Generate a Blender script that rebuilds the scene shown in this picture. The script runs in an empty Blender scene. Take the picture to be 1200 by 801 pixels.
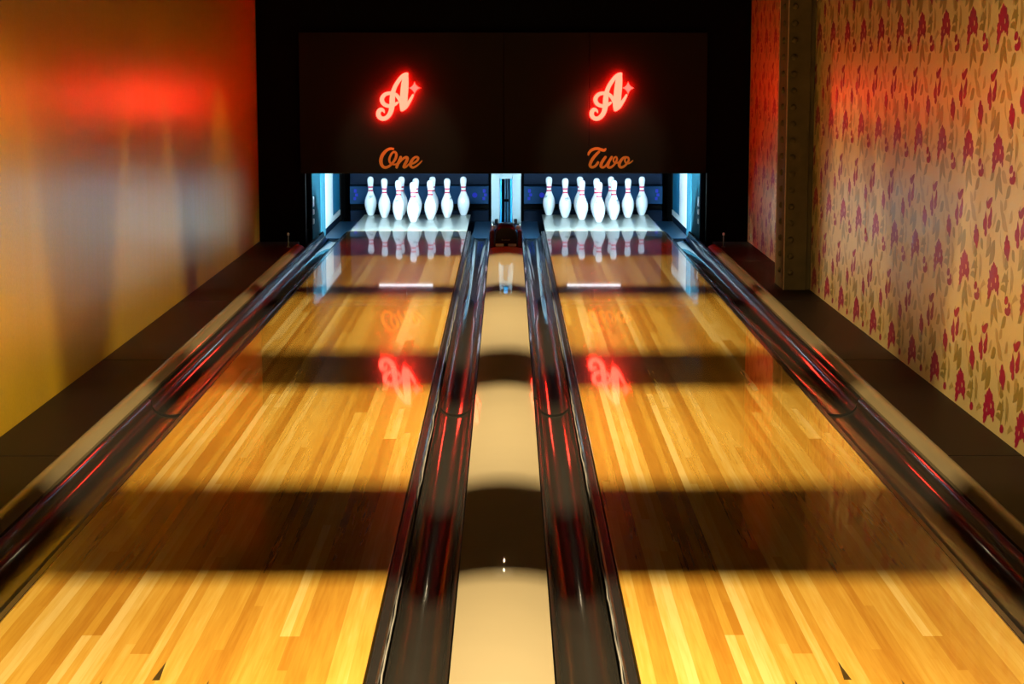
import bpy, math, random
from mathutils import Vector
random.seed(7)
S = bpy.context.scene
COL = S.collection
PI = math.pi

# ------------------------------------------------------------------ materials
def new_mat(name):
    m = bpy.data.materials.new(name); m.use_nodes = True
    nt = m.node_tree
    return m, nt, nt.nodes['Principled BSDF']

def plain(name, col, rough=.5, metal=0, coat=0, coat_rough=.05, spec=.5, noise=0, nscale=30, bump=0, bscale=200,
          stretch=(1, 1, 1)):
    m, nt, b = new_mat(name)
    b.inputs['Base Color'].default_value = (*col, 1)
    b.inputs['Roughness'].default_value = rough
    b.inputs['Metallic'].default_value = metal
    b.inputs['Coat Weight'].default_value = coat
    b.inputs['Coat Roughness'].default_value = coat_rough
    if name == 'gutter_black_plastic': b.inputs['Coat IOR'].default_value = 1.75
    b.inputs['Specular IOR Level'].default_value = spec
    N, L = nt.nodes, nt.links
    tc = N.new('ShaderNodeTexCoord')
    if noise:
        mp = N.new('ShaderNodeMapping'); mp.inputs['Scale'].default_value = stretch
        L.new(tc.outputs['Object'], mp.inputs[0])
        n = N.new('ShaderNodeTexNoise'); n.inputs['Scale'].default_value = nscale; n.inputs['Detail'].default_value = 4
        L.new(mp.outputs[0], n.inputs['Vector'])
        mx = N.new('ShaderNodeMix'); mx.data_type = 'RGBA'
        mx.inputs['A'].default_value = (*[c*(1-noise) for c in col], 1)
        mx.inputs['B'].default_value = (*[min(1, c*(1+noise)) for c in col], 1)
        L.new(n.outputs['Fac'], mx.inputs['Factor']); L.new(mx.outputs['Result'], b.inputs['Base Color'])
    if bump:
        mp2 = N.new('ShaderNodeMapping'); mp2.inputs['Scale'].default_value = stretch
        L.new(tc.outputs['Object'], mp2.inputs[0])
        n2 = N.new('ShaderNodeTexNoise'); n2.inputs['Scale'].default_value = bscale; n2.inputs['Detail'].default_value = 2
        L.new(mp2.outputs[0], n2.inputs['Vector'])
        bp = N.new('ShaderNodeBump'); bp.inputs['Strength'].default_value = bump; bp.inputs['Distance'].default_value = .002
        L.new(n2.outputs['Fac'], bp.inputs['Height']); L.new(bp.outputs[0], b.inputs['Normal'])
    return m

def glow(name, col, strength):
    m, nt, b = new_mat(name)
    b.inputs['Base Color'].default_value = (0.02, .02, .02, 1)
    b.inputs['Emission Color'].default_value = (*col, 1)
    b.inputs['Emission Strength'].default_value = strength
    return m

def math_node(nt, op, a, b=None):
    n = nt.nodes.new('ShaderNodeMath'); n.operation = op
    for i, v in enumerate((a, b)):
        if v is None: continue
        if isinstance(v, (int, float)): n.inputs[i].default_value = v
        else: nt.links.new(v, n.inputs[i])
    return n.outputs[0]

def wood_lane(name, ramp, rough=.24):
    """narrow strips laid along the lane, each strip cut into lengths of its own tone"""
    m, nt, b = new_mat(name)
    N, L = nt.nodes, nt.links
    tc = N.new('ShaderNodeTexCoord'); sx = N.new('ShaderNodeSeparateXYZ'); L.new(tc.outputs['Object'], sx.inputs[0])
    X, Y = sx.outputs['X'], sx.outputs['Y']
    def tone(w, length, seed):
        bi = math_node(nt, 'FLOOR', math_node(nt, 'DIVIDE', X, w))
        w1 = N.new('ShaderNodeTexWhiteNoise'); w1.noise_dimensions = '1D'
        L.new(math_node(nt, 'ADD', bi, seed), w1.inputs['W'])
        yy = math_node(nt, 'ADD', math_node(nt, 'DIVIDE', Y, length), math_node(nt, 'MULTIPLY', w1.outputs['Value'], 7.3))
        cv = N.new('ShaderNodeCombineXYZ'); L.new(bi, cv.inputs[0]); L.new(math_node(nt, 'FLOOR', yy), cv.inputs[1])
        cv.inputs[2].default_value = seed
        w2 = N.new('ShaderNodeTexWhiteNoise'); w2.noise_dimensions = '3D'; L.new(cv.outputs[0], w2.inputs['Vector'])
        return w2.outputs['Value']
    t = math_node(nt, 'ADD', math_node(nt, 'MULTIPLY', tone(.0541, 9.0, 3.7), .6), math_node(nt, 'MULTIPLY', tone(.02704, 4.2, 11.2), .4))
    mp = N.new('ShaderNodeMapping'); mp.inputs['Scale'].default_value = (60, 2.2, 1); L.new(tc.outputs['Object'], mp.inputs[0])
    g = N.new('ShaderNodeTexNoise'); g.inputs['Scale'].default_value = 1.6; g.inputs['Detail'].default_value = 2; g.inputs['Distortion'].default_value = .15
    L.new(mp.outputs[0], g.inputs['Vector'])
    t = math_node(nt, 'ADD', t, math_node(nt, 'MULTIPLY', math_node(nt, 'SUBTRACT', g.outputs['Fac'], .5), .45))
    cr = N.new('ShaderNodeValToRGB'); L.new(t, cr.inputs[0])
    e = cr.color_ramp.elements
    while len(e) < len(ramp): e.new(.5)
    for el, (p, c) in zip(e, ramp): el.position = p; el.color = (*c, 1)
    # fine seams between strips
    fx = math_node(nt, 'FRACT', math_node(nt, 'DIVIDE', X, .02704))
    edge = math_node(nt, 'LESS_THAN', math_node(nt, 'ABSOLUTE', math_node(nt, 'SUBTRACT', fx, .5)), .48)
    mx = N.new('ShaderNodeMix'); mx.data_type = 'RGBA'; mx.blend_type = 'MULTIPLY'
    mx.inputs['Factor'].default_value = 1
    L.new(cr.outputs[0], mx.inputs['A'])
    sc = math_node(nt, 'ADD', math_node(nt, 'MULTIPLY', edge, .07), .93)
    cmb = N.new('ShaderNodeCombineColor')
    for i in range(3): L.new(sc, cmb.inputs[i])
    L.new(cmb.outputs[0], mx.inputs['B'])
    L.new(mx.outputs['Result'], b.inputs['Base Color'])
    b.inputs['Roughness'].default_value = rough
    b.inputs['Specular IOR Level'].default_value = .9
    b.inputs['Coat Weight'].default_value = 1
    b.inputs['Coat Roughness'].default_value = .035
    b.inputs['Coat IOR'].default_value = 1.5
    return m

def gold_paper(name, col, rough, metal, grain, coat=.6, coat_rough=.3):
    """metallic paper with a fine embossed weave"""
    m, nt, b = new_mat(name)
    N, L = nt.nodes, nt.links
    tc = N.new('ShaderNodeTexCoord')
    mp = N.new('ShaderNodeMapping'); mp.inputs['Scale'].default_value = (1, 1, .55); L.new(tc.outputs['Object'], mp.inputs[0])
    n = N.new('ShaderNodeTexNoise'); n.inputs['Scale'].default_value = 120; n.inputs['Detail'].default_value = 3
    L.new(mp.outputs[0], n.inputs['Vector'])
    mp2 = N.new('ShaderNodeMapping'); mp2.inputs['Scale'].default_value = (1, 3.4, .12); L.new(tc.outputs['Object'], mp2.inputs[0])
    n2 = N.new('ShaderNodeTexNoise'); n2.inputs['Scale'].default_value = 3; n2.inputs['Detail'].default_value = 3
    L.new(mp2.outputs[0], n2.inputs['Vector'])
    mx = N.new('ShaderNodeMix'); mx.data_type = 'RGBA'
    mx.inputs['A'].default_value = (*[c*(1-grain) for c in col], 1)
    mx.inputs['B'].default_value = (*[min(1, c*(1+grain)) for c in col], 1)
    L.new(n.outputs['Fac'], mx.inputs['Factor']); L.new(mx.outputs['Result'], b.inputs['Base Color'])
    r = math_node(nt, 'ADD', math_node(nt, 'MULTIPLY', n2.outputs['Fac'], .16), rough-.08)
    L.new(r, b.inputs['Roughness'])
    bp = N.new('ShaderNodeBump'); bp.inputs['Strength'].default_value = .35; bp.inputs['Distance'].default_value = .003
    L.new(n.outputs['Fac'], bp.inputs['Height']); L.new(bp.outputs[0], b.inputs['Normal'])
    b.inputs['Metallic'].default_value = metal
    b.inputs['Coat Weight'].default_value = coat; b.inputs['Coat Roughness'].default_value = coat_rough
    return m

M = {}
M['lane'] = wood_lane('lane_maple', [(.12, (.53, .24, .026)), (.42, (.68, .37, .05)), (.62, (.77, .48, .09)), (.86, (.88, .63, .21))])
M['deck'] = plain('pin_deck_laminate', (.62, .60, .50), .3, coat=1, coat_rough=.03, noise=.08, nscale=8, stretch=(30, 1, 1))
M['arrow'] = plain('arrow_inlay', (.07, .045, .012), .3, coat=1, coat_rough=.035, noise=.2)
M['gutter'] = plain('gutter_black_plastic', (.026, .024, .020), .3, coat=.9, coat_rough=.05, spec=.25, noise=.2, nscale=6)
M['tail'] = plain('gutter_tail_plate', (.005, .025, .05), .4, spec=.25, noise=.2)
M['rail'] = plain('bumper_rail_plastic', (.022, .021, .02), .22, coat=.5, coat_rough=.1, noise=.2)
M['silver'] = plain('silver_trim', (.72, .70, .66), .25, metal=1, bump=.5, bscale=60)
M['greytrim'] = plain('pale_grey_trim', (.34, .33, .30), .3, coat=.6, noise=.97, nscale=9)
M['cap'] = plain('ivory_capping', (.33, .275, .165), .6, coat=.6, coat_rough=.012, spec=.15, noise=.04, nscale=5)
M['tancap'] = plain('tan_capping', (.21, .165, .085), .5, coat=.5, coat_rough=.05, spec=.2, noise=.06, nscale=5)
M['floor'] = plain('dark_floor_board', (.005, .003, .0018), .5, spec=.12, noise=.25, nscale=3, stretch=(12, 1, 1), bump=.05, bscale=40)
M['pitfloor'] = plain('pit_floor_black', (.006, .006, .007), .7, noise=.2)
M['black'] = plain('black_paint', (.002, .0018, .0017), .75, spec=.08, noise=.2)
M['mask'] = plain('masking_board_black', (.0022, .0015, .0011), .62, spec=.25, noise=.15, nscale=4)
M['ceil'] = plain('ceiling_black', (.003, .0028, .0025), .8, spec=.1, noise=.2)
M['goldwall'] = gold_paper('gold_wallcovering', (.80, .50, .02), .36, .35, .16, 1, .25)
M['paper'] = gold_paper('floral_paper_ground', (.82, .62, .24), .42, .4, .05)
M['iris'] = gold_paper('floral_paper_crimson', (.36, .003, .04), .45, .2, .10, .4)
M['leaf'] = gold_paper('floral_paper_olive', (.44, .31, .055), .40, .5, .10)
M['leafpale'] = gold_paper('floral_paper_ochre', (.62, .42, .11), .40, .5, .08)
M['steel'] = plain('old_painted_steel', (.11, .076, .027), 0.7, spec=.05, noise=.35, nscale=9, bump=.3, bscale=70)
M['edge'] = plain('lit_steel_edge', (.40, .24, .10), .5, noise=.3)  # paler colour paints in the light along the column edges
M['pin'] = plain('pin_white', (.86, .87, .88), .22, coat=.8, coat_rough=.05, noise=.015)
M['stripe'] = plain('pin_red_stripe', (.62, .015, .06), .3, coat=.5, noise=.05)
M['print'] = plain('pin_grey_print', (.08, .13, .15), .4, noise=.1)
M['white'] = plain('white_enamel', (.80, .85, .86), .4, noise=.04)
M['skyblue'] = plain('sky_blue_panel', (.008, .19, .36), .4, noise=.05)
M['paleblue'] = plain('pale_blue_post', (.035, .16, .22), .6, spec=.03, noise=.05)
M['white_dim'] = plain('white_enamel_dim', (.085, .105, .11), .45, noise=.05)  # white paint with its colour darkened to offset the strong pin lamps
M['teal'] = plain('teal_panel', (.008, .045, .065), .6, spec=.03, noise=.1)
M['navy'] = plain('pit_curtain_navy', (.0012, .008, .024), .6, spec=.1, noise=.2, nscale=5)
M['band'] = plain('pit_cushion_blue', (.006, .045, .12), .55, spec=.1, noise=.12, nscale=6)
M['hood'] = plain('ball_hood_black', (.012, .006, .005), .4, coat=.12, coat_rough=.15, spec=.2, noise=.2)
M['maroon'] = plain('maroon_plate', (.16, .012, .03), .35, noise=.1)
M['faint'] = plain('faded_print', (.30, .20, .10), .5, noise=.1)
M['rod'] = plain('steel_rod', (.25, .38, .45), .3, metal=.8, noise=.1)
M['orange'] = plain('orange_vinyl', (.85, .36, .05), .5, noise=.05)
M['neonface'] = glow('sign_face_glow', (1, .085, .05), 6)
M['neonstar'] = glow('sign_star_glow', (1, .06, .045), 4.5)
M['neonside'] = glow('sign_red_halo', (1, .004, .002), 145)
M['tube'] = glow('pin_lamp_glow', (.56, .84, 1), 1900)
M['tubedim'] = glow('small_lamp_glow', (.8, .88, 1), 3.5)
M['indigo'] = glow('indigo_light', (.02, .035, .8), .55); M['indigo'].node_tree.nodes['Principled BSDF'].inputs['Specular IOR Level'].default_value = .05
M['bulb'] = glow('warm_bulb_glow', (1, .80, .5), 150)

# ------------------------------------------------------------------ mesh helpers
class MB:
    def __init__(s): s.v = []; s.f = []; s.m = []
    def add(s, vs, fs, mi=0):
        o = len(s.v); s.v += [tuple(v) for v in vs]
        for f in fs: s.f.append([i+o for i in f]); s.m.append(mi)
    def box(s, a, b, mi=0, bev=0):
        (x0, y0, z0), (x1, y1, z1) = a, b
        x0, x1 = sorted((x0, x1)); y0, y1 = sorted((y0, y1)); z0, z1 = sorted((z0, z1))
        if bev <= 0:
            vs = [(x, y, z) for z in (z0, z1) for y in (y0, y1) for x in (x0, x1)]
            s.add(vs, [(0, 2, 3, 1), (4, 5, 7, 6), (0, 1, 5, 4), (1, 3, 7, 5), (3, 2, 6, 7), (2, 0, 4, 6)], mi); return
        e = bev
        vs = []; rings = [(z0, e), (z0+e, 0), (z1-e, 0), (z1, e)]
        for z, k in rings:
            kk = e if k else 0
            vs += [(x0+e, y0+kk, z), (x1-e, y0+kk, z), (x1-kk, y0+e, z), (x1-kk, y1-e, z),
                   (x1-e, y1-kk, z), (x0+e, y1-kk, z), (x0+kk, y1-e, z), (x0+kk, y0+e, z)]
        fs = [tuple(range(7, -1, -1)), tuple(24+i for i in range(8))]
        for r in range(3):
            for i in range(8):
                j = (i+1) % 8; fs.append((r*8+i, r*8+j, r*8+8+j, r*8+8+i))
        s.add(vs, fs, mi)
    def lathe(s, prof, n=24, c=(0, 0, 0), mi=0, arc=None):
        vs = []; fs = []
        for r, z in prof:
            for k in range(n):
                a = 2*PI*k/n; vs.append((c[0]+r*math.cos(a), c[1]+r*math.sin(a), c[2]+z))
        for i in range(len(prof)-1):
            for k in range(n):
                j = (k+1) % n; fs.append((i*n+k, i*n+j, (i+1)*n+j, (i+1)*n+k))
        fs.append(tuple(range(n-1, -1, -1))); fs.append(tuple((len(prof)-1)*n+k for k in range(n)))
        s.add(vs, fs, mi)
    def tube(s, pts, r, n=10, mi=0):
        vs = []; fs = []
        P = [Vector(p) for p in pts]
        for i, p in enumerate(P):
            t = (P[min(i+1, len(P)-1)]-P[max(i-1, 0)]).normalized()
            u = t.orthogonal().normalized() if abs(t.z) < .9 else Vector((1, 0, 0))
            if abs(t.z) < .9: u = t.cross(Vector((0, 0, 1))).normalized()
            w = t.cross(u).normalized()
            for k in range(n):
                a = 2*PI*k/n; vs.append(tuple(p+u*(r*math.cos(a))+w*(r*math.sin(a))))
        for i in range(len(P)-1):
            for k in range(n):
                j = (k+1) % n; fs.append((i*n+k, i*n+j, (i+1)*n+j, (i+1)*n+k))
        fs.append(tuple(range(n-1, -1, -1))); fs.append(tuple((len(P)-1)*n+k for k in range(n)))
        s.add(vs, fs, mi)
    def sweep_y(s, prof, y0, y1, ny=1, mi=0, closed=True, fn=None):
        """a cross-section in x,z carried along the lane"""
        n = len(prof); vs = []; fs = []
        for i in range(ny+1):
            y = y0+(y1-y0)*i/ny
            for x, z in prof:
                vs.append((x, y, z) if fn is None else fn(x, y, z))
        for i in range(ny):
            for k in range(n if closed else n-1):
                j = (k+1) % n; fs.append((i*n+k, (i+1)*n+k, (i+1)*n+j, i*n+j))
        if closed:
            fs.append(tuple(range(n))); fs.append(tuple(ny*n+k for k in range(n-1, -1, -1)))
        s.add(vs, fs, mi)
    def prism(s, poly, y0, y1, mi=0, side=None, back=None):
        """polygon in x,z given thickness along y; y0 faces the player"""
        n = len(poly); a = sum(poly[i][0]*poly[(i+1) % n][1]-poly[(i+1) % n][0]*poly[i][1] for i in range(n))
        if a < 0: poly = poly[::-1]
        side = mi if side is None else side; back = side if back is None else back
        vs = [(x, y0, z) for x, z in poly]+[(x, y1, z) for x, z in poly]
        s.add(vs, [tuple(range(n))], mi)
        o = len(s.v)-2*n
        s.f.append([o+n+i for i in range(n-1, -1, -1)]); s.m.append(back)
        for i in range(n):
            j = (i+1) % n; s.f.append([o+j, o+i, o+n+i, o+n+j]); s.m.append(side)
    def build(s, name, mats, parent=None, smooth=False, loc=(0, 0, 0), sharp=40):
        me = bpy.data.meshes.new(name); me.from_pydata(s.v, [], s.f); me.validate()
        if not isinstance(mats, (list, tuple)): mats = [mats]
        for m in mats: me.materials.append(m)
        if len(mats) > 1:
            for p, mi in zip(me.polygons, s.m): p.material_index = mi
        if smooth:
            for p in me.polygons: p.use_smooth = True
            me.set_sharp_from_angle(angle=math.radians(sharp))
        me.update()
        o = bpy.data.objects.new(name, me); COL.objects.link(o); o.location = loc
        if parent: o.parent = parent
        return o

def tag(o, label, cat, group=None):
    o['label'] = label; o['category'] = cat
    if group: o['group'] = group
    return o
def thing(name, label, cat, loc=(0, 0, 0), group=None):
    o = bpy.data.objects.new(name, None); COL.objects.link(o); o.location = loc; o.empty_display_size = .1
    return tag(o, label, cat, group)
def struct(o): o['kind'] = 'structure'; return o
def copy_tree(o, parent=None):
    c = o.copy(); COL.objects.link(c); c.parent = parent
    for ch in list(o.children): copy_tree(ch, c)
    return c

def catmull(pts, n=8):
    out = []
    for i in range(len(pts)-1):
        p0 = pts[max(i-1, 0)]; p1 = pts[i]; p2 = pts[i+1]; p3 = pts[min(i+2, len(pts)-1)]
        for k in range(n):
            t = k/n
            out.append(tuple(.5*((2*b)+(-a+c)*t+(2*a-5*b+4*c-d)*t*t+(-a+3*b-3*c+d)*t**3) for a, b, c, d in zip(p0, p1, p2, p3)))
    out.append(tuple(pts[-1])); return out

def ribbon_quads(mb, pts, y0, y1, mi=0, side=0, n=8):
    """a pen stroke (x, z, width) of changing width with round ends, given thickness"""
    c = catmull(pts, n); L = []; R = []
    N = len(c)
    for i, (x, z, w) in enumerate(c):
        a = c[max(i-1, 0)]; b = c[min(i+1, N-1)]
        tx, tz = b[0]-a[0], b[1]-a[1]; d = math.hypot(tx, tz) or 1
        nx, nz = -tz/d, tx/d
        L.append((x+nx*w/2, z+nz*w/2)); R.append((x-nx*w/2, z-nz*w/2))
    for (x, z, w) in (c[0], c[-1]):
        mb.prism([(x+w/2*math.cos(2*PI*k/14), z+w/2*math.sin(2*PI*k/14)) for k in range(14)], y0+.0003, y1, mi, side)
    vs = [(p[0], y, p[1]) for y in (y0, y1) for row in (L, R) for p in row]
    fi = lambda y, r, i: y*2*N+r*N+i
    F = []; B = []; Sd = []
    for i in range(N-1):
        F.append((fi(0, 0, i), fi(0, 1, i), fi(0, 1, i+1), fi(0, 0, i+1)))
        B.append((fi(1, 0, i), fi(1, 0, i+1), fi(1, 1, i+1), fi(1, 1, i)))
        Sd.append((fi(0, 0, i), fi(0, 0, i+1), fi(1, 0, i+1), fi(1, 0, i)))
        Sd.append((fi(0, 1, i), fi(1, 1, i), fi(1, 1, i+1), fi(0, 1, i+1)))
    o = len(mb.v); mb.v += vs
    for fs, k in ((F, mi), (B, side), (Sd, side)):
        for f in fs: mb.f.append([q+o for q in f]); mb.m.append(k)

# ------------------------------------------------------------------ dimensions (metres; +y runs down the lanes to the pins)
LANE_IN, LANE_OUT = .352, 1.404          # both lanes, mirrored about x = 0
LANE_C = (LANE_IN+LANE_OUT)/2
Y_START, Y_END, Y_DECK = 2.6, 19.16, 17.38
WALL_L, WALL_R, HT = -2.11, 2.07, 2.75
Y_MASK = 16.5
Z_OPEN = .567

# ------------------------------------------------------------------ room shell
b = MB(); b.box((WALL_L-.1, -1.6, -.36), (WALL_R+.1, 20.6, -.26)); struct(b.build('floor', M['pitfloor']))
def side_floor(name, x0, x1):
    b = MB(); js = [-1.5, 2.69, 5.13, 7.57, 10.02, 12.45, 14.9, 16.5]
    for a, c in zip(js, js[1:]): b.box((x0, a+.004, -.26), (x1, c-.004, -.012), bev=.003)
    struct(b.build(name, M['floor']))
side_floor('floor_left', WALL_L, -1.765)
side_floor('floor_right', 1.765, WALL_R)
b = MB(); b.box((WALL_L-.1, -1.6, HT), (WALL_R+.1, 20.6, HT+.1)); struct(b.build('ceiling', M['ceil']))
b = MB(); b.box((WALL_L-.1, -1.6, -.26), (WALL_L, 16.6, HT)); struct(b.build('wall_left', M['goldwall']))
b = MB(); b.box((WALL_L-.1, -1.7, -.26), (WALL_R+.1, -1.6, HT)); struct(b.build('wall_back', M['black']))
b = MB(); b.box((WALL_L-.1, 20.5, -.26), (WALL_R+.1, 20.6, HT)); struct(b.build('wall_rear', M['black']))
b = MB()
b.box((WALL_L-.1, Y_MASK+.0575, -.26), (-1.715, Y_MASK+.16, HT))
b.box((1.715, Y_MASK+.0575, -.26), (WALL_R+.1, Y_MASK+.16, HT))
b.box((-1.715, Y_MASK+.0575, Z_OPEN), (1.715, Y_MASK+.16, HT))
struct(b.build('wall_front', M['black']))
b = MB(); b.box((-1.5, -1.5, -.26), (1.5, 2.58, -.005), bev=.004); struct(b.build('floor_approach', M['floor']))

# floral wall: the pattern repeats every .53 m across and .54 m up
def wall_right():
    b = MB(); b.box((WALL_R, -1.6, -.26), (WALL_R+.1, 16.6, HT), 0)
    SX, SY = 419., 1690.
    def q(dx, dy): return dx/SX, -(dy-.72*dx)/SY
    def q2(dx, dy): return dx/437., -dy/1725.
    polys = []
    # the large iris: pointed crown, ragged falls
    big = [(490, 352), (497, 372), (499, 385), (503, 380), (507, 402), (514, 398), (517, 432), (515, 458), (522, 452), (528, 470), (527, 500), (533, 520),
           (532, 548), (527, 562), (529, 590), (524, 612), (518, 590), (517, 570), (508, 578), (503, 552), (496, 548), (490, 560), (482, 556), (476, 578), (472, 596),
           (462, 618), (452, 612), (455, 588), (450, 576), (456, 545), (449, 520), (455, 498), (450, 480), (456, 462), (463, 470), (461, 430), (457, 410), (463, 400), (470, 420),
           (470, 395), (476, 375), (481, 380), (484, 362)]
    polys.append((1, [q(x-490, y-490) for x, y in big]))
    # lights inside the petals
    for pl in ([(503, 470), (511, 478), (512, 505), (505, 512)], [(478, 500), (482, 505), (480, 535), (475, 530)]):
        polys.append((0, [q(x-490, y-490) for x, y in pl], 2))
    # bud pair low to the right
    polys.append((1, [q(x-490, y-490) for x, y in [(578, 625), (590, 622), (597, 650), (594, 676), (582, 684), (573, 672), (571, 650)]]))
    polys.append((1, [q(x-490, y-490) for x, y in [(604, 668), (611, 690), (609, 712), (616, 720), (614, 748), (604, 765), (590, 760), (578, 742), (575, 715), (582, 700), (590, 712), (598, 700), (597, 680)]]))
    # upright flag flower
    polys.append((1, [q(x-490, y-490) for x, y in [(645, 45), (653, 62), (661, 50), (672, 40), (686, 42), (686, 66), (678, 88), (670, 108), (660, 118), (650, 104), (644, 84), (641, 60)]]))
    polys.append((1, [q(x-490, y-490) for x, y in [(640, 115), (646, 150), (650, 175), (654, 210), (652, 245), (655, 290), (648, 312), (640, 306), (635, 285), (637, 260), (628, 250), (623, 215), (626, 180), (634, 172)]]))
    polys.append((1, [q(x-490, y-490) for x, y in [(680, 105), (686, 135), (687, 175), (683, 210), (685, 235), (674, 262), (664, 262), (658, 240), (662, 215), (658, 196), (664, 170), (672, 150), (674, 120)]]))
    # small bud
    polys.append((1, [q(x-490, y-490) for x, y in [(572, 188), (580, 205), (580, 228), (590, 240), (592, 262), (597, 285), (595, 318), (590, 345), (587, 380), (580, 372), (572, 340), (560, 318), (555, 285), (560, 262), (556, 238), (563, 230), (565, 205)]]))
    def leaf(p0, p1, w, mi, bend=0, f=q, off=(490, 490)):
        a = f(p0[0]-off[0], p0[1]-off[1]); c = f(p1[0]-off[0], p1[1]-off[1])
        du, dv = c[0]-a[0], c[1]-a[1]; d = math.hypot(du, dv); nu, nv = -dv/d, du/d
        Lp = []; Rp = []
        for k in range(9):
            t = k/8; ww = w*math.sin(PI*min(.98, max(.02, t**.8)))*.5; bb = bend*math.sin(PI*t)
            x, z = a[0]+du*t+nu*bb, a[1]+dv*t+nv*bb
            Lp.append((x+nu*ww, z+nv*ww)); Rp.append((x-nu*ww, z-nv*ww))
        polys.append((mi, Lp+Rp[::-1]))
    leaf((462, 172), (428, 305), .062, 2, .006)
    leaf((490, 200), (455, 372), .074, 2, .006)
    leaf((523, 78), (490, 140), .05, 2)
    leaf((612, 445), (606, 630), .03, 2, .008)
    leaf((528, 140), (546, 300), .018, 3, -.02)
    leaf((532, 18), (574, 172), .06, 3, -.01)
    leaf((495, 5), (470, 110), .03, 3)
    leaf((610, 310), (628, 400), .045, 2)
    leaf((560, 372), (588, 420), .055, 2)
    leaf((470, 612), (440, 665), .04, 3); leaf((500, 590), (510, 690), .05, 2); leaf((520, 640), (560, 735), .05, 3)
    polys.append((2, [q(x-490, y-490) for x, y in [(566, 452), (575, 470), (596, 524), (580, 528), (562, 518), (546, 520), (552, 490)]]))
    polys.append((2, [q(x-490, y-490) for x, y in [(545, 540), (560, 534), (576, 556), (580, 578), (570, 596), (556, 580), (540, 566)]]))
    polys.append((3, [q(x-490, y-490) for x, y in [(640, 620), (652, 645), (660, 664), (642, 672), (624, 690), (622, 660)]]))
    # long blades under the iris, and between rows
    Z = (0, 0)
    leaf((6, 140), (-8, 350), .055, 2, .0, q2, Z); leaf((12, 140), (42, 290), .05, 2, -.01, q2, Z)
    leaf((-22, 135), (-50, 215), .04, 2, .0, q2, Z); leaf((100, 215), (66, 315), .045, 2, .0, q2, Z)
    leaf((30, 330), (48, 480), .045, 3, .01, q2, Z); leaf((75, 320), (58, 400), .04, 3, .0, q2, Z)
    leaf((-60, 330), (-72, 440), .03, 3, .0, q2, Z); leaf((115, 380), (98, 480), .04, 3, .01, q2, Z)
    leaf((-110, -160), (-96, 20), .04, 3, .01, q2, Z); leaf((-40, -330), (-58, -200), .05, 3, .0, q2, Z)
    leaf((60, -240), (72, -110), .04, 3, .01, q2, Z); leaf((100, -120), (88, 90), .035, 2, .0, q2, Z)
    leaf((-100, 90), (-82, 220), .035, 3, -.01, q2, Z)
    U, V = .53, .538
    for iu in range(-11, 13):
        for iv in range(-1, 6):
            y0 = 8.12-U*iu+3.2; z0 = .085+V*iv
            for ip, pl in enumerate(polys):
                mi, pts = pl[0], pl[1]; lift = .00002*ip+(.0022 if len(pl) > 2 else (.0012 if mi == 1 else .0002))
                P = [(WALL_R-lift, y0-u, z0+v) for u, v in pts]
                if min(p[2] for p in P) < -.01 or max(p[2] for p in P) > HT or min(p[1] for p in P) < 5 or max(p[1] for p in P) > 16.5: continue
                n = len(P); A = sum(P[i][1]*P[(i+1) % n][2]-P[(i+1) % n][1]*P[i][2] for i in range(n))
                if A > 0: P = P[::-1]      # face the room
                b.add(P, [tuple(range(n))], mi)
    struct(b.build('wall_right', [M['paper'], M['iris'], M['leaf'], M['leafpale']]))
wall_right()

# unseen ceiling baffles between the lamp bays, shaped to cast the lanes' dark bars
BAYS = [(13.2, 15.2, 1.0, .05), (10.25, 12.65, 1.0, .08), (7.02, 9.1, 1.0, .055), (2.8, 5.70, 1.15, .035)]
LH, BZ = 2.70, 2.32
baffle = MB()
k = (LH-BZ)/LH
edges = []
for a, c, e, wd in BAYS:
    m = (a+c)/2; edges.append((m-(m-a)*k, m+(c-m)*k))
edges.sort()
nb = 0
for i in range(len(edges)+1):
    lo = edges[i-1][1] if i else edges[0][0]-.25
    hi = edges[i][0] if i < len(edges) else edges[-1][1]+.25
    b = MB(); b.box((WALL_L, lo, BZ), (WALL_R, hi, HT))
    struct(b.build('light_baffle', M['ceil']))
for lo, hi in edges:  # added end baffles that keep strip light off the upper walls
    for s in (-1, 1):
        b = MB(); b.box((s*(.30 if lo > 13 else .42), lo+.001, 2.14), (WALL_R if s > 0 else WALL_L, hi-.001, HT)); struct(b.build('light_baffle', M['ceil']))

# ------------------------------------------------------------------ lanes
def lane(cx, label):
    t = thing('bowling_lane', label, 'bowling lane', (cx, Y_START, 0), 'bowling lanes')
    hw = (LANE_OUT-LANE_IN)/2
    b = MB(); b.box((-hw, 0, -.045), (hw, Y_DECK-Y_START-.001, 0), bev=.0015); b.build('lane_bed', M['lane'], t)
    b = MB(); b.box((-hw, Y_DECK-Y_START, -.045), (hw, Y_END-Y_START, 0), bev=.0015); o = b.build('pin_deck', M['deck'], t); o['label'] = 'pale grey pin deck'
    for x0 in (-hw+.02, -.02, hw-.06):
        b = MB(); b.box((x0, .05, -.26), (x0+.04, Y_END-Y_START-.05, -.045)); b.build('support_rail', M['black'], t)
    for i in (-1, 0, 1):
        tip = 4.887-.148*abs(i)-Y_START; x = i*.1352
        b = MB()
        vs = [(x, tip, .0007), (x-.0095, tip-.15, .0007), (x+.0095, tip-.15, .0007)]
        vs += [(p[0], p[1], 0.0001) for p in vs]
        b.add(vs, [(0, 1, 2), (5, 4, 3), (0, 3, 4, 1), (1, 4, 5, 2), (2, 5, 3, 0)])
        o = b.build('lane_arrow', M['arrow'], t); o['label'] = 'dark brown aiming arrow'
    return t
lane(-LANE_C, 'glossy maple bowling lane ending under the orange word One')
lane(LANE_C, 'glossy maple bowling lane ending under the orange word Two')

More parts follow.
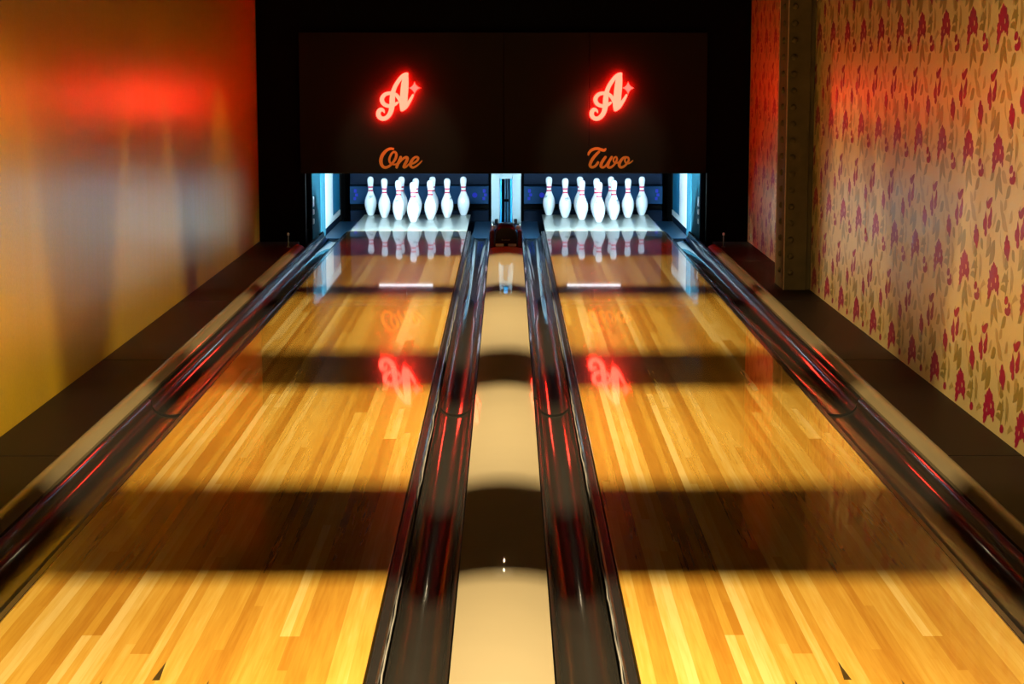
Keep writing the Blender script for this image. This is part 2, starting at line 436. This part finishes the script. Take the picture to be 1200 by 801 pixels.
# ------------------------------------------------------------------ gutters: cross-sections by distance from the lane edge
Y_JOINT = 8.87
def bowl(w0, w1, drop):
    """profile from the lane side (w0) to the capping side (w1)"""
    out = [(w0, -.02-drop)]
    for i in range(33):
        a = PI*i/32; c = (w0+w1)/2; r = (w1-w0)/2
        out.append((c-r*.96*math.cos(a), -.026-drop-.062*math.sin(a)**.8))
    out += [(w1, -.012-drop*.5), (w1+.012, -.006)]
    return out
def gutter(edge, sgn, width, far, label):
    y0, y1 = (Y_JOINT, 17.42) if far else (Y_START, Y_JOINT-.006)
    t = thing('gutter', label, 'gutter', (edge, y0, 0), 'lane gutters')
    pr = bowl(.048, width-.014, .0 if far else .010)
    pr = [(.043, -.075)]+pr
    full = pr+[(x, z-.012) for x, z in pr[::-1]]
    full = [(sgn*x, z) for x, z in full]
    if sgn < 0: full = full[::-1]
    b = MB()
    def wob(x, y, z):
        return (x, y, z+.0007*math.sin(y*3.1+x*12)+.0004*math.sin(y*6.3))
    b.sweep_y(full[::-1], 0, y1-y0, 60 if far else 40, fn=wob)
    b.build('channel', M['gutter'], t, smooth=True)
    n = 4 if far else 3
    for i in range(n):
        b = MB(); yy = .2+(y1-y0-.4)*i/(n-1)
        b.box((sgn*.05, yy-.02, -.26), (sgn*(width-.03), yy+.02, -.105))
        b.build('support_foot', M['black'], t)
    if far:
        b = MB(); L = 19.2-y0
        b.box((sgn*.043, y1-y0+.002, -.082), (sgn*(width-.004), L, -.072), bev=.002)
        o = b.build('tail_plate', M['tail'], t); o['label'] = 'flat blue end plate of gutter'
    return t
def bumper(edge, sgn, label):
    t = thing('bumper_rail', label, 'bumper rail', (edge, Y_START, 0), 'folded bumper rails')
    L = 17.42-Y_START
    pr = [(.008, -.258), (.008, -.012), (.012, -.008), (.030, -.008), (.035, -.013), (.035, -.258)]
    pr = [(sgn*x, z) for x, z in pr]
    if sgn < 0: pr = pr[::-1]
    b = MB(); b.sweep_y(pr, 0, L, 1); b.build('rail_body', M['rail'], t)
    b = MB(); b.box((sgn*.0055, .01, -.02), (sgn*.008, L-.01, -.0065)); o = b.build('edge_strip', M['silver'], t); o['label'] = 'thin metal strip beside lane edge'
    b = MB()
    random.seed(int(abs(edge)*100)+(3 if sgn > 0 else 0)+(1 if edge > 0 else 0))
    y = .1; pts = []
    while y < L-.1:
        pts.append((sgn*(.0385+random.uniform(-.0018, .0022)), y, -.028+random.uniform(-.008, .005))); y += random.uniform(.05, .16)
    b.tube(pts, .0026, 6)
    o = b.build('trim_strip', M['greytrim'], t, smooth=True); o['label'] = 'broken silver trim line along the rail'
    return t
WI, WO = LANE_IN-.137, .254
SIDES = [(-LANE_OUT, -1, WO, 'outer', 'One', 'gold wall'), (-LANE_IN, 1, WI, 'inner', 'One', 'ivory capping'),
         (LANE_IN, -1, WI, 'inner', 'Two', 'ivory capping'), (LANE_OUT, 1, WO, 'outer', 'Two', 'flowered wall')]
for edge, sgn, w, io, ln, by in SIDES:
    for far in (True, False):
        part = 'far stretch of black gutter with blue gleams' if far else 'near stretch of black gutter with soft tan gleams'
        gutter(edge, sgn, w, far, f'{part} between lane {ln} and '+('outer capping' if io == 'outer' else 'ivory capping'))
    bumper(edge, sgn, f'slim dark folded bumper rail along the '+('wall-side' if io == 'outer' else 'middle')+f' edge of lane {ln}')

# ------------------------------------------------------------------ cappings
def convex(x0, x1, h, z0, n=12):
    top = [(x0+(x1-x0)*i/n, z0+h*(1-(2*i/n-1)**2)) for i in range(n+1)]
    return [(x0, z0-.03)]+[(x0, z0)]+top[1:-1]+[(x1, z0)]+[(x1, z0-.03)]
b = MB(); pr = convex(-.134, .134, .016, -.002)
b.sweep_y(pr[::-1], Y_START, 15.82, 1); 
for yy in (3.2, 7, 11, 15): b.box((-.06, yy, -.26), (.06, yy+.1, -.032))
tag(b.build('capping', M['cap'], None, smooth=True), 'wide ivory capping board running between the two middle gutters', 'capping', 'lane cappings')
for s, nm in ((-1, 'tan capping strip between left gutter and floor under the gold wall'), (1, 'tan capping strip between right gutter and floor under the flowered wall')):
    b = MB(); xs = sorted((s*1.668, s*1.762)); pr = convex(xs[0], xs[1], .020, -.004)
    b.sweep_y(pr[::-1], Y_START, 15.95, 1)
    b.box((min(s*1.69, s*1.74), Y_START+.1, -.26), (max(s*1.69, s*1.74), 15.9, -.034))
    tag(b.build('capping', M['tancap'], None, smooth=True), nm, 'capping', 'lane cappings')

# ------------------------------------------------------------------ pins
IN = .0254
PROF = [(0.95, 0), (1.015, .06), (1.15, .25), (1.415, .75), (1.70, 1.5), (1.953, 2.25), (2.255, 3.375), (2.383, 4.5), (2.36, 5.2), (2.282, 5.875), (2.10, 6.6), (1.852, 7.25),
        (1.53, 7.95), (1.236, 8.625), (1.08, 9.0), (.983, 9.375), (.905, 9.8), (.899, 10.1), (.935, 10.875), (1.047, 11.75), (1.203, 12.625), (1.274, 13.5), (1.26, 13.85), (1.17, 14.25),
        (1.0, 14.57), (.75, 14.82), (.4, 14.96), (.05, 15.0)]
def prof_r(z):
    for (r0, z0), (r1, z1) in zip(PROF, PROF[1:]):
        if z0 <= z <= z1: return r0+(r1-r0)*(z-z0)/(z1-z0)
def make_pin():
    t = thing('bowling_pin', 'x', 'bowling pin', (0, 0, 0), 'bowling pins')
    b = MB(); b.lathe([(r*IN, z*IN) for r, z in PROF], 28); b.build('pin_body', M['pin'], t, smooth=True, sharp=60)
    for zc in (9.55, 10.95):
        b = MB(); zs = [zc-.31, zc-.2, zc+.2, zc+.31]
        pr = [((prof_r(z)+e)*IN, z*IN) for z, e in zip(zs, (-.01, .02, .02, -.01))]
        b.lathe(pr, 28); b.build('neck_stripe', M['stripe'], t, smooth=True)
    # slanting script-like mark on the front of the shoulder
    b = MB()
    def on(u, z):
        r = (prof_r(z)+.012)*IN; a = -PI/2+u; return (r*math.cos(a), r*math.sin(a), z*IN)
    for pts in ([(-.55, 6.9), (-.42, 7.6), (-.34, 7.1), (-.2, 7.7), (-.1, 7.15), (.05, 7.75), (.15, 7.3), (.35, 7.9)], [(-.45, 6.6), (-.1, 6.95), (.3, 7.25)]):
        b.tube([on(u, z) for u, z in catmull(pts, 3)], .0016, 5)
    b.build('printed_mark', M['print'], t)
    return t
rows = {1: (0, 0), 2: (-6, 1), 3: (6, 1), 4: (-12, 2), 5: (0, 2), 6: (12, 2), 7: (-18, 3), 8: (-6, 3), 9: (6, 3), 10: (18, 3)}
WHERE = {1: 'front pin of the triangle', 2: 'left pin of the second row', 3: 'right pin of the second row',
         4: 'left end of the third row', 5: 'hidden right behind the front pin', 6: 'right end of the third row',
         7: 'back row, outermost at left', 8: 'back row, peeking out behind the left second-row pin',
         9: 'back row, peeking out behind the right second-row pin', 10: 'back row, outermost at right'}
WHERE[5] = 'third row, directly behind the front pin'
proto = make_pin(); first = True
TURN = {('One', 7): .2, ('One', 2): -.1, ('One', 1): .55, ('One', 6): 1.2, ('Two', 4): .5, ('Two', 1): -.35, ('Two', 2): 1.5, ('Two', 10): -.6, ('Two', 7): -.7, ('Two', 3): .9}
rr = random.Random(4)
for cx, ln in ((-LANE_C, 'One'), (LANE_C, 'Two')):
    for n, (dx, r) in rows.items():
        o = proto if first else copy_tree(proto); first = False
        o.location = (cx+dx*IN, 18.29+r*10.392*IN, .0002)
        o.rotation_euler.z = TURN.get((ln, n), rr.uniform(1.6, 4.4))
        o['label'] = f'white red-striped pin under {ln}, {WHERE[n]}'

# ------------------------------------------------------------------ masking board and signs
mk = thing('masking_board', 'big matte black board above the pins carrying both glowing signs', 'masking board', (0, Y_MASK, Z_OPEN))
for x0, x1 in ((-1.745, -.02), (-.017, .703), (.706, 1.70)):
    b = MB(); b.box((x0, 0, 0), (x1, .055, 1.185), bev=.002); b.build('board_panel', M['mask'], mk)

def sign_a(cx, label):
    t = thing('glowing_sign', label, 'illuminated sign', (cx, Y_MASK-.035, 1.215), 'glowing letter signs')
    sc = 7.24e-3/10.69
    def cv(p): return [((x-310)*sc, -(y-395)*sc*1.012, w*sc) for x, y, w in p]
    strokes = [
        [(510, 118, 40), (478, 128, 44), (440, 158, 46), (400, 210, 48), (362, 272, 50), (336, 345, 56), (326, 420, 66), (322, 500, 66), (305, 580, 58), (270, 635, 54), (225, 662, 52), (180, 655, 52), (153, 620, 56), (155, 580, 54), (180, 553, 50), (212, 562, 34), (226, 590, 12)],
        [(508, 122, 42), (494, 160, 72), (486, 230, 88), (479, 300, 95), (472, 380, 95), (465, 450, 96), (455, 510, 78), (447, 550, 48)],
        [(452, 552, 40), (490, 520, 50), (530, 465, 42), (562, 415, 34), (584, 374, 26)],
        [(440, 462, 60), (412, 418, 46), (380, 378, 44), (340, 356, 42), (290, 352, 44), (240, 365, 46), (206, 400, 50), (198, 440, 52), (220, 482, 50), (262, 504, 46), (310, 505, 44), (355, 490, 40), (388, 468, 30)],
    ]
    b = MB()
    for i, st in enumerate(strokes): ribbon_quads(b, cv(st), -.010-.0006*i, .012, 0, 1)
    b.build('script_letter', [M['neonface'], M['neonside']], t)
    pts = []
    cxs, cys = 604, 288
    for k in range(4):
        a = PI/2*k
        R = 74
        d = (math.sin(a), math.cos(a)); e = (math.sin(a+PI/2), math.cos(a+PI/2))
        pts.append((cxs+d[0]*R, cys-d[1]*R))
        for f in (.22, .4, .5, .6, .78):
            r1 = R*((1-f)**1.5); r2 = R*(f**1.5)
            pts.append((cxs+d[0]*r1+e[0]*r2, cys-(d[1]*r1+e[1]*r2)))
    b = MB(); b.prism([((x-310)*sc, -(y-395)*sc*1.012) for x, y in pts], -.010, .012, 0, 1)
    b.build('four_point_star', [M['neonstar'], M['neonside']], t)
    for x, z in ((-.12, -.1), (.06, .12), (.09, -.05)):
        b = MB(); b.tube([(x, .0125, z), (x, .0345, z)], .004, 8); b.build('standoff', M['black'], t)
    return t
XA1, XA2 = (459.0-595)*7.24e-3+.015, (707.8-595)*7.24e-3+.015
sign_a(XA1, 'glowing red script letter A with star above the word One')
sign_a(XA2, 'glowing red script letter A with star above the word Two')

def word(name, cx, cz, strokes, label):
    sc = 7.24e-3/17.14
    b = MB()
    for i, st in enumerate(strokes):
        ribbon_quads(b, [((x-600)*sc, -(y-350)*sc*1.01, w*sc) for x, y, w in st], -.004-.0005*i, 0, 0, 0, 6)
    o = b.build(name, M['orange'], None, loc=(cx, Y_MASK, cz))
    tag(o, label, 'lettering', 'lane name lettering')
zw = 1.57-(Y_MASK)*math.tan(math.radians(8.445)+math.atan((165+350/17.14-400.5)/2270))
word('lane_name_lettering', (435+600/17.14-595)*7.24e-3+.015, zw, [
    [(440, 163, 44), (385, 160, 52), (320, 185, 58), (255, 245, 66), (208, 325, 70), (192, 410, 72), (214, 490, 64), (270, 530, 56), (340, 515, 52), (410, 460, 48), (470, 385, 52), (502, 310, 56), (500, 250, 50), (468, 222, 44), (425, 240, 42), (385, 300, 46), (362, 370, 46), (375, 430, 42), (425, 465, 38), (490, 468, 34), (540, 430, 28)],
    [(592, 328, 56), (562, 400, 60), (528, 470, 60), (508, 528, 54)],
    [(520, 490, 30), (580, 415, 40), (645, 352, 46), (700, 328, 52), (728, 350, 58), (706, 410, 62), (668, 480, 60), (652, 525, 50), (690, 525, 40), (740, 480, 34), (790, 440, 32)],
    [(780, 468, 36), (850, 445, 40), (920, 395, 46), (944, 345, 46), (905, 322, 44), (850, 350, 50), (800, 420, 62), (788, 490, 60), (830, 532, 46), (900, 505, 38), (970, 450, 30), (1018, 400, 22)]],
    'orange script word One below the left glowing sign')
word('lane_name_lettering', (680+600/17.14-595)*7.24e-3+.015, zw, [
    [(165, 275, 44), (180, 235, 52), (225, 190, 56), (290, 162, 58), (360, 158, 58), (425, 180, 60), (480, 190, 58), (510, 165, 34)],
    [(375, 222, 52), (320, 275, 58), (262, 345, 62), (218, 420, 62), (198, 485, 60), (228, 525, 54), (285, 515, 52), (330, 475, 52), (358, 432, 50)],
    [(508, 325, 52), (465, 385, 60), (428, 450, 62), (420, 510, 58), (460, 530, 48), (515, 495, 42), (565, 430, 50), (610, 365, 56), (634, 325, 48)],
    [(600, 380, 50), (565, 450, 60), (560, 515, 56), (605, 532, 48), (665, 495, 42), (715, 430, 42), (740, 370, 40), (725, 325, 36), (688, 335, 34), (668, 385, 34), (690, 435, 34), (745, 440, 34), (810, 410, 32)],
    [(930, 330, 46), (870, 340, 50), (815, 400, 58), (785, 475, 60), (815, 528, 52), (880, 510, 46), (940, 450, 44), (978, 380, 42), (955, 330, 38), (912, 345, 36), (900, 400, 36), (935, 452, 34), (1000, 440, 30), (1058, 395, 20)]],
    'orange script word Two below the right glowing sign')

# ------------------------------------------------------------------ kickbacks, pit
def side_kickback(s, label):
    t = thing('kickback_wall', label, 'kickback', (s*1.672, 16.66, 0), 'outer kickbacks')
    def bx(name, y0, y1, z0, z1, th, mat, inset=0, lab=None):
        b = MB(); b.box((s*(-inset), y0-16.66, z0), (s*th, y1-16.66, z1), bev=.001); o = b.build(name, mat, t)
        if lab: o['label'] = lab
    bx('backing_plate', 16.66, 19.95, -.26, .62, .03, M['navy'])
    bx('front_strip', 16.67, 17.38, -.09, .60, .0, M['teal'], .006, 'dark teal strip')
    bx('edge_post', 17.40, 17.79, -.09, .60, .0, M['paleblue'], .012, 'light blue post')
    b = MB()
    y0, y1, z0, z1, w = 17.80-16.66, 19.40-16.66, -.02, .60, .11
    i = .010
    b.box((s*-i, y0, z0), (0, y0+.78, z1)); b.box((s*-i, y0+.78, z1-.09), (0, y1, z1)); b.box((s*-i, y0+.78, z0), (0, y1, z0+.05))
    o = b.build('panel_frame', M['white'], t); o['label'] = 'white frame'
    b = MB(); b.box((s*-.005, y0+.79, z0+.055), (0, y1-.01, z1-.095)); o = b.build('inset_panel', M['skyblue'], t); o['label'] = 'sky blue inset panel'
    bx('rear_strip', 19.41, 19.94, -.09, .6, .0, M['black'], .015, 'black rear strip')
    b = MB()
    for z in (.12, .2, .27, .31): b.box((s*-.016, .03, z), (0, .07, z+.045), bev=.004)
    b.build('hinge', M['white'], t)
side_kickback(-1, 'white and blue kickback wall closing the left side of lane One pins')
side_kickback(1, 'white and blue kickback wall closing the right side of lane Two pins')

def mid_kickback():
    t = thing('kickback_frame', 'white upright metal frame with rods standing between the two pin sets', 'kickback', (0, 17.3, 0))
    def bx(name, a, c, mat, bev=.003):
        b = MB(); b.box(a, c, bev=bev); return b.build(name, mat, t)
    bx('plinth', (-.128, 0.02, -.26), (.128, 2.2, .03), M['navy'])
    for s in (-1, 1):
        bx('post', (s*.056, 0, .07), (s*.132, .12, .545), M['white_dim'])
        bx('side_plate', (s*.118, .125, .03), (s*.13, 1.9, .6), M['white'])
        bx('inner_rail', (s*.040, .01, .05), (s*.054, .07, .50), M['skyblue'])
        b = MB(); b.box((s*.07, -.03, .075), (s*.10, 0, .115), bev=.005); b.build('stop_block', M['black'], t)
        b = MB(); b.lathe([(.016, 0), (.016, .03)], 14, (s*.10, -.05, .035)); b.build('bolt', M['rod'], t)
    bx('cross_bar', (-.056, .005, .47), (.056, .08, .52), M['white_dim'])
    bx('head_block', (-.045, .0, .524), (.045, .09, .585), M['skyblue'])
    bx('back_plate', (-.116, .16, .031), (.116, .18, .56), M['navy'])
    b = MB(); 
    b.tube([(-.010, .09, .05), (-.008, .09, .52)], .006, 10); b.tube([(.014, .10, .05), (.012, .10, .52)], .008, 10); b.tube([(.030, .11, .05), (.030, .11, .52)], .004, 8)
    b.build('guide_rod', M['rod'], t, smooth=True)
    bx('rod_clamp', (-.022, .07, .26), (.024, .115, .285), M['black'])
mid_kickback()

def ball_hood():
    t = thing('ball_return_hood', 'dark domed ball return hood at the far end of the ivory capping', 'ball return hood', (0, 15.86, .012))
    b = MB(); b.box((-.128, 0, -.272), (.128, 1.3, -.009), bev=.004); b.build('base_block', M['black'], t)
    # dome: arched front that leans back
    b = MB(); n = 16; vs = []; fs = []
    stations = [(0, .088, .0, .150), (.02, .092, .0, .165), (.10, .092, .0, .178), (.26, .088, .0, .176), (.42, .07, .0, .15)]
    for y, w, z0, h in stations:
        for i in range(n+1):
            a = PI*i/n
            vs.append((w*math.copysign(abs(math.cos(a))**.62, math.cos(a)), y, z0+h*math.sin(a)**.55))
    for r in range(len(stations)-1):
        for i in range(n): fs.append((r*(n+1)+i, r*(n+1)+i+1, (r+1)*(n+1)+i+1, (r+1)*(n+1)+i))
    fs.append(tuple(range(n, -1, -1))); fs.append(tuple((len(stations)-1)*(n+1)+i for i in range(n+1)))
    for r in range(len(stations)-1): fs.append((r*(n+1), (r+1)*(n+1), (r+1)*(n+1)+n, r*(n+1)+n))
    b.add(vs, fs); b.build('hood_shell', M['hood'], t, smooth=True)
    for s in (-1, 1):
        b = MB(); b.box((s*.098, .02, -.008), (s*.128, .5, .125), bev=.006); o = b.build('side_plate', M['maroon'], t); o['label'] = 'maroon side plate'
        b = MB(); b.box((s*.018, -.02, -.001), (s*.085, .0, .020), bev=.004); o = b.build('foot_bracket', M['white'], t); o['label'] = 'white front bracket'
        b = MB(); b.box((s*.082, .10, .128), (s*.112, .15, .155), bev=.006); o = b.build('roller', M['white'], t); o['label'] = 'white guide roller'
    b = MB(); b.box((-.012, -.035, -.001), (.012, -.02, .024), bev=.004); b.build('latch', M['black'], t)
    b = MB()
    x = -.035
    for w, h in ((.008, .012), (.006, .008), (.007, .008), (.006, .011), (.008, .008), (.006, .008), (.007, .010)):
        b.box((x, -.0012, .045), (x+w, .0, .045+h)); x += w+.003
    o = b.build('worn_mark', M['faint'], t); o['label'] = 'small worn pale mark'
ball_hood()

def pit(cx, label, dots):
    t = thing('pit_cushion', label, 'pit cushion', (cx, 19.6, 0), 'pit cushions')
    def bx(name, z0, z1, y, mat):
        b = MB(); b.box((-.70, y, z0), (.70, y+.06, z1), bev=.004); return b.build(name, mat, t)
    bx('curtain', .265, .75, .0, M['navy'])
    bx('cushion_band', .075, .255, -.05, M['band'])
    bx('shadow_gap', .015, .07, .03, M['black'])
    bx('lower_board', -.26, .01, -.02, M['navy'])
    for x, z, kind in dots:
        b = MB()
        if kind == 0:
            b.lathe([(.0, -.001), (.022, 0), (.026, .004), (.022, .008), (.0, .009)], 16)
            o = b.build('indicator_light', M['indigo'], t, loc=(x, -.05, z)); o.rotation_euler.x = PI/2
        else:
            b.box((-.022, -.006, -.055), (.004, 0, -.025), bev=.003); b.box((-.006, -.006, -.018), (.022, 0, .012), bev=.003); b.box((-.018, -.006, .02), (.010, 0, .055), bev=.003)
            o = b.build('indicator_light', M['indigo'], t, loc=(x, -.05, z))
        o['label'] = 'small indigo light'
pit(-LANE_C, 'navy pit curtain with blue cushion behind the pins of lane One', [(-.64, .17, 1), (.56, .165, 0), (.66, .17, 1)])
pit(LANE_C, 'navy pit curtain with blue cushion behind the pins of lane Two', [(-.64, .17, 1), (-.52, .165, 0), (.645, .17, 1)])

# lamps that light the pins, hung just behind the masking board
def pin_lamp(cx, label):
    t = thing('pin_lamp', label, 'lamp', (cx, 16.74, .655), 'pin lamps')
    b = MB(); b.box((-.54, -.055, .022), (.54, .05, .05), bev=.004); b.build('housing', M['white'], t)
    b = MB(); b.box((-.54, -.055, -.098), (.54, -.045, .021)); b.box((-.54, -.0445, -.098), (.54, .085, -.092)); b.build('shade', M['black'], t)
    b = MB(); b.tube([(-.50, 0, 0), (.50, 0, 0)], .009, 12); b.build('lamp_tube', M['tube'], t, smooth=True)
    for x in (-.3, .3):
        b = MB(); b.tube([(x, 0, .05), (x, 0, HT-.655)], .006, 8); b.build('hanger_rod', M['black'], t)
pin_lamp(-LANE_C, 'white tube lamp behind the board, lighting the pins of lane One')
pin_lamp(LANE_C, 'white tube lamp behind the board, lighting the pins of lane Two')
def deck_lamp(cx, label):
    t = thing('deck_lamp', label, 'lamp', (cx-.057, 18.0, .565), 'small deck lamps')
    b = MB(); b.box((-.27, -.03, .010), (.27, .04, .04), bev=.004); b.build('housing', M['black'], t)
    b = MB(); b.tube([(-.25, 0, 0), (.25, 0, 0)], .007, 12); b.build('lamp_tube', M['tubedim'], t, smooth=True)
    b = MB(); b.tube([(0, 0, .04), (0, 0, HT-.565)], .006, 8); b.build('hanger_rod', M['black'], t)
deck_lamp(-LANE_C, 'short strip lamp above the pins mirrored as a white streak in lane One')
deck_lamp(LANE_C, 'short strip lamp above the pins mirrored as a white streak in lane Two')

# thin posts at the far ends of the outer cappings
for s, lb in ((-1, 'short thin metal post before the black wall, beside lane One'), (1, 'short thin metal post before the black wall, beside lane Two')):
    t = thing('marker_post', lb, 'post', (s*1.80, 15.98, -.012), 'short metal posts')
    b = MB(); b.lathe([(.016, 0), (.016, .008), (.006, .012), (.0045, .03), (.0045, .098)], 12); b.build('post_rod', M['rod'], t, smooth=True)
    b = MB(); b.lathe([(.004, .098), (.009, .102), (.010, .114), (.006, .122)], 12); o = b.build('post_cap', M['white'], t, smooth=True); o['label'] = 'white cap'

# ------------------------------------------------------------------ riveted steel column against the flowered wall
def column():
    t = thing('riveted_column', 'dark riveted steel column standing against the flowered wall', 'column', (1.885, 13.05, -.012))
    w = WALL_R-1.885-.002
    b = MB(); b.box((.012, .012, 0), (w, .46, 2.74), bev=.003); b.build('column_body', M['steel'], t)
    b = MB(); b.box((0, 0, 0), (w-.03, .012, 2.74), bev=.0015); b.build('front_flange', M['steel'], t)
    b = MB(); b.box((0, .0125, 0), (.012, .40, 2.74), bev=.0015); b.build('side_flange', M['steel'], t)
    for y in (0, .405):
        b = MB(); b.tube([(0, y, 0), (0, y, 2.74)], .0045, 8); o = b.build('lit_edge_strip', M['edge'], t, smooth=True); o['label'] = 'pale strip painted as the lit column edge'
    pr = [(.021, 0), (.021, .004), (.018, .012), (.011, .017), (.001, .019)]
    for i in range(23):
        z = .12+i*.111
        b = MB(); b.lathe(pr, 12); o = b.build('rivet', M['steel'], t, smooth=True, loc=(.042, 0, z)); o.rotation_euler.x = PI/2
        b = MB(); b.lathe(pr, 12); o = b.build('rivet', M['steel'], t, smooth=True, loc=(0, .17, z)); o.rotation_euler.y = -PI/2
column()

# ------------------------------------------------------------------ lights
def area(name, loc, rot, sx, sy, power, col, spread=180):
    l = bpy.data.lights.new(name, 'AREA'); l.shape = 'RECTANGLE'; l.size = sx; l.size_y = sy; l.energy = power; l.color = col; l.spread = math.radians(spread)
    o = bpy.data.objects.new(name, l); COL.objects.link(o); o.location = loc; o.rotation_euler = rot; return o
WARM = (1, .76, .42)
for a, c, e, wd in BAYS:
    area('ceiling_strip_lamp', (0, (a+c)/2, LH), (0, 0, 0), 0.82, wd, 245*e, WARM)
def spot(name, loc, target, power, col, size, blend):
    l = bpy.data.lights.new(name, 'SPOT'); l.energy = power; l.color = col; l.spot_size = math.radians(size); l.spot_blend = blend; l.shadow_soft_size = .05
    o = bpy.data.objects.new(name, l); COL.objects.link(o); o.location = loc
    o.rotation_euler = (Vector(target)-Vector(loc)).to_track_quat('-Z', 'Y').to_euler()
spot('added_wall_spot', (-.9, 5.2, 2.05), (WALL_R, 8.9, 1.75), 260, WARM, 58, 1)  # this and the next four: added warm spots without fixtures, brightening the walls
spot('added_wall_spot', (.95, 6.6, 2.0), (WALL_R, 8.4, .45), 110, WARM, 75, 1)
spot('added_wall_spot', (1.0, 11.0, 2.05), (WALL_R, 11.9, .5), 60, WARM, 52, 1)
spot('added_wall_spot', (-.95, 6.6, 2.0), (WALL_L, 8.5, .35), 230, WARM, 62, 1)
spot('added_wall_spot', (-1.2, 13.9, 2.05), (WALL_L, 14.6, .3), 50, WARM, 52, 1)
for x in (-.9, .82):
    spot('added_sign_spot', (x, 13.6, 2.15), (x, Y_MASK, .74), 95, WARM, 22, .6)  # added spot that brightens the lettering, no fixture
# twin bare bulbs high above the lanes
t = thing('twin_bulb_fixture', 'pair of small bare bulbs hanging above the capping', 'lamp', (0, 14.0, 2.19))
b = MB(); b.box((-.006, -.006, -.03), (.0045, .006, HT-2.19), bev=.001); b.build('stem', M['black'], t)
for z in (-.012, .06):
    b = MB(); b.lathe([(.002, -.009), (.007, -.006), (.009, 0), (.007, .006), (.002, .009)], 14); b.build('bulb', M['bulb'], t, smooth=True, loc=(.014, 0, z))

w = bpy.data.worlds.new('room_dark'); S.world = w; w.use_nodes = True
w.node_tree.nodes['Background'].inputs[0].default_value = (.01, .008, .006, 1); w.node_tree.nodes['Background'].inputs[1].default_value = .1

# ------------------------------------------------------------------ camera and colour
cd = bpy.data.cameras.new('camera'); cam = bpy.data.objects.new('camera', cd); COL.objects.link(cam)
cd.sensor_width = 36; cd.lens = 2270/1200*36; cd.clip_end = 60
cam.location = (.015, 0, 1.57); cam.rotation_euler = (math.radians(90-8.445), 0, -math.atan(5/2270))
S.camera = cam
vs = S.view_settings
S.display_settings.display_device = 'sRGB'
vs.view_transform = 'Standard'; vs.look = 'None'; vs.gamma = 1; vs.exposure = 0; vs.use_curve_mapping = False
S.cycles.use_denoising = True
S.cycles.max_bounces = 10; S.cycles.glossy_bounces = 6; S.cycles.diffuse_bounces = 1
S.cycles.sample_clamp_indirect = 8
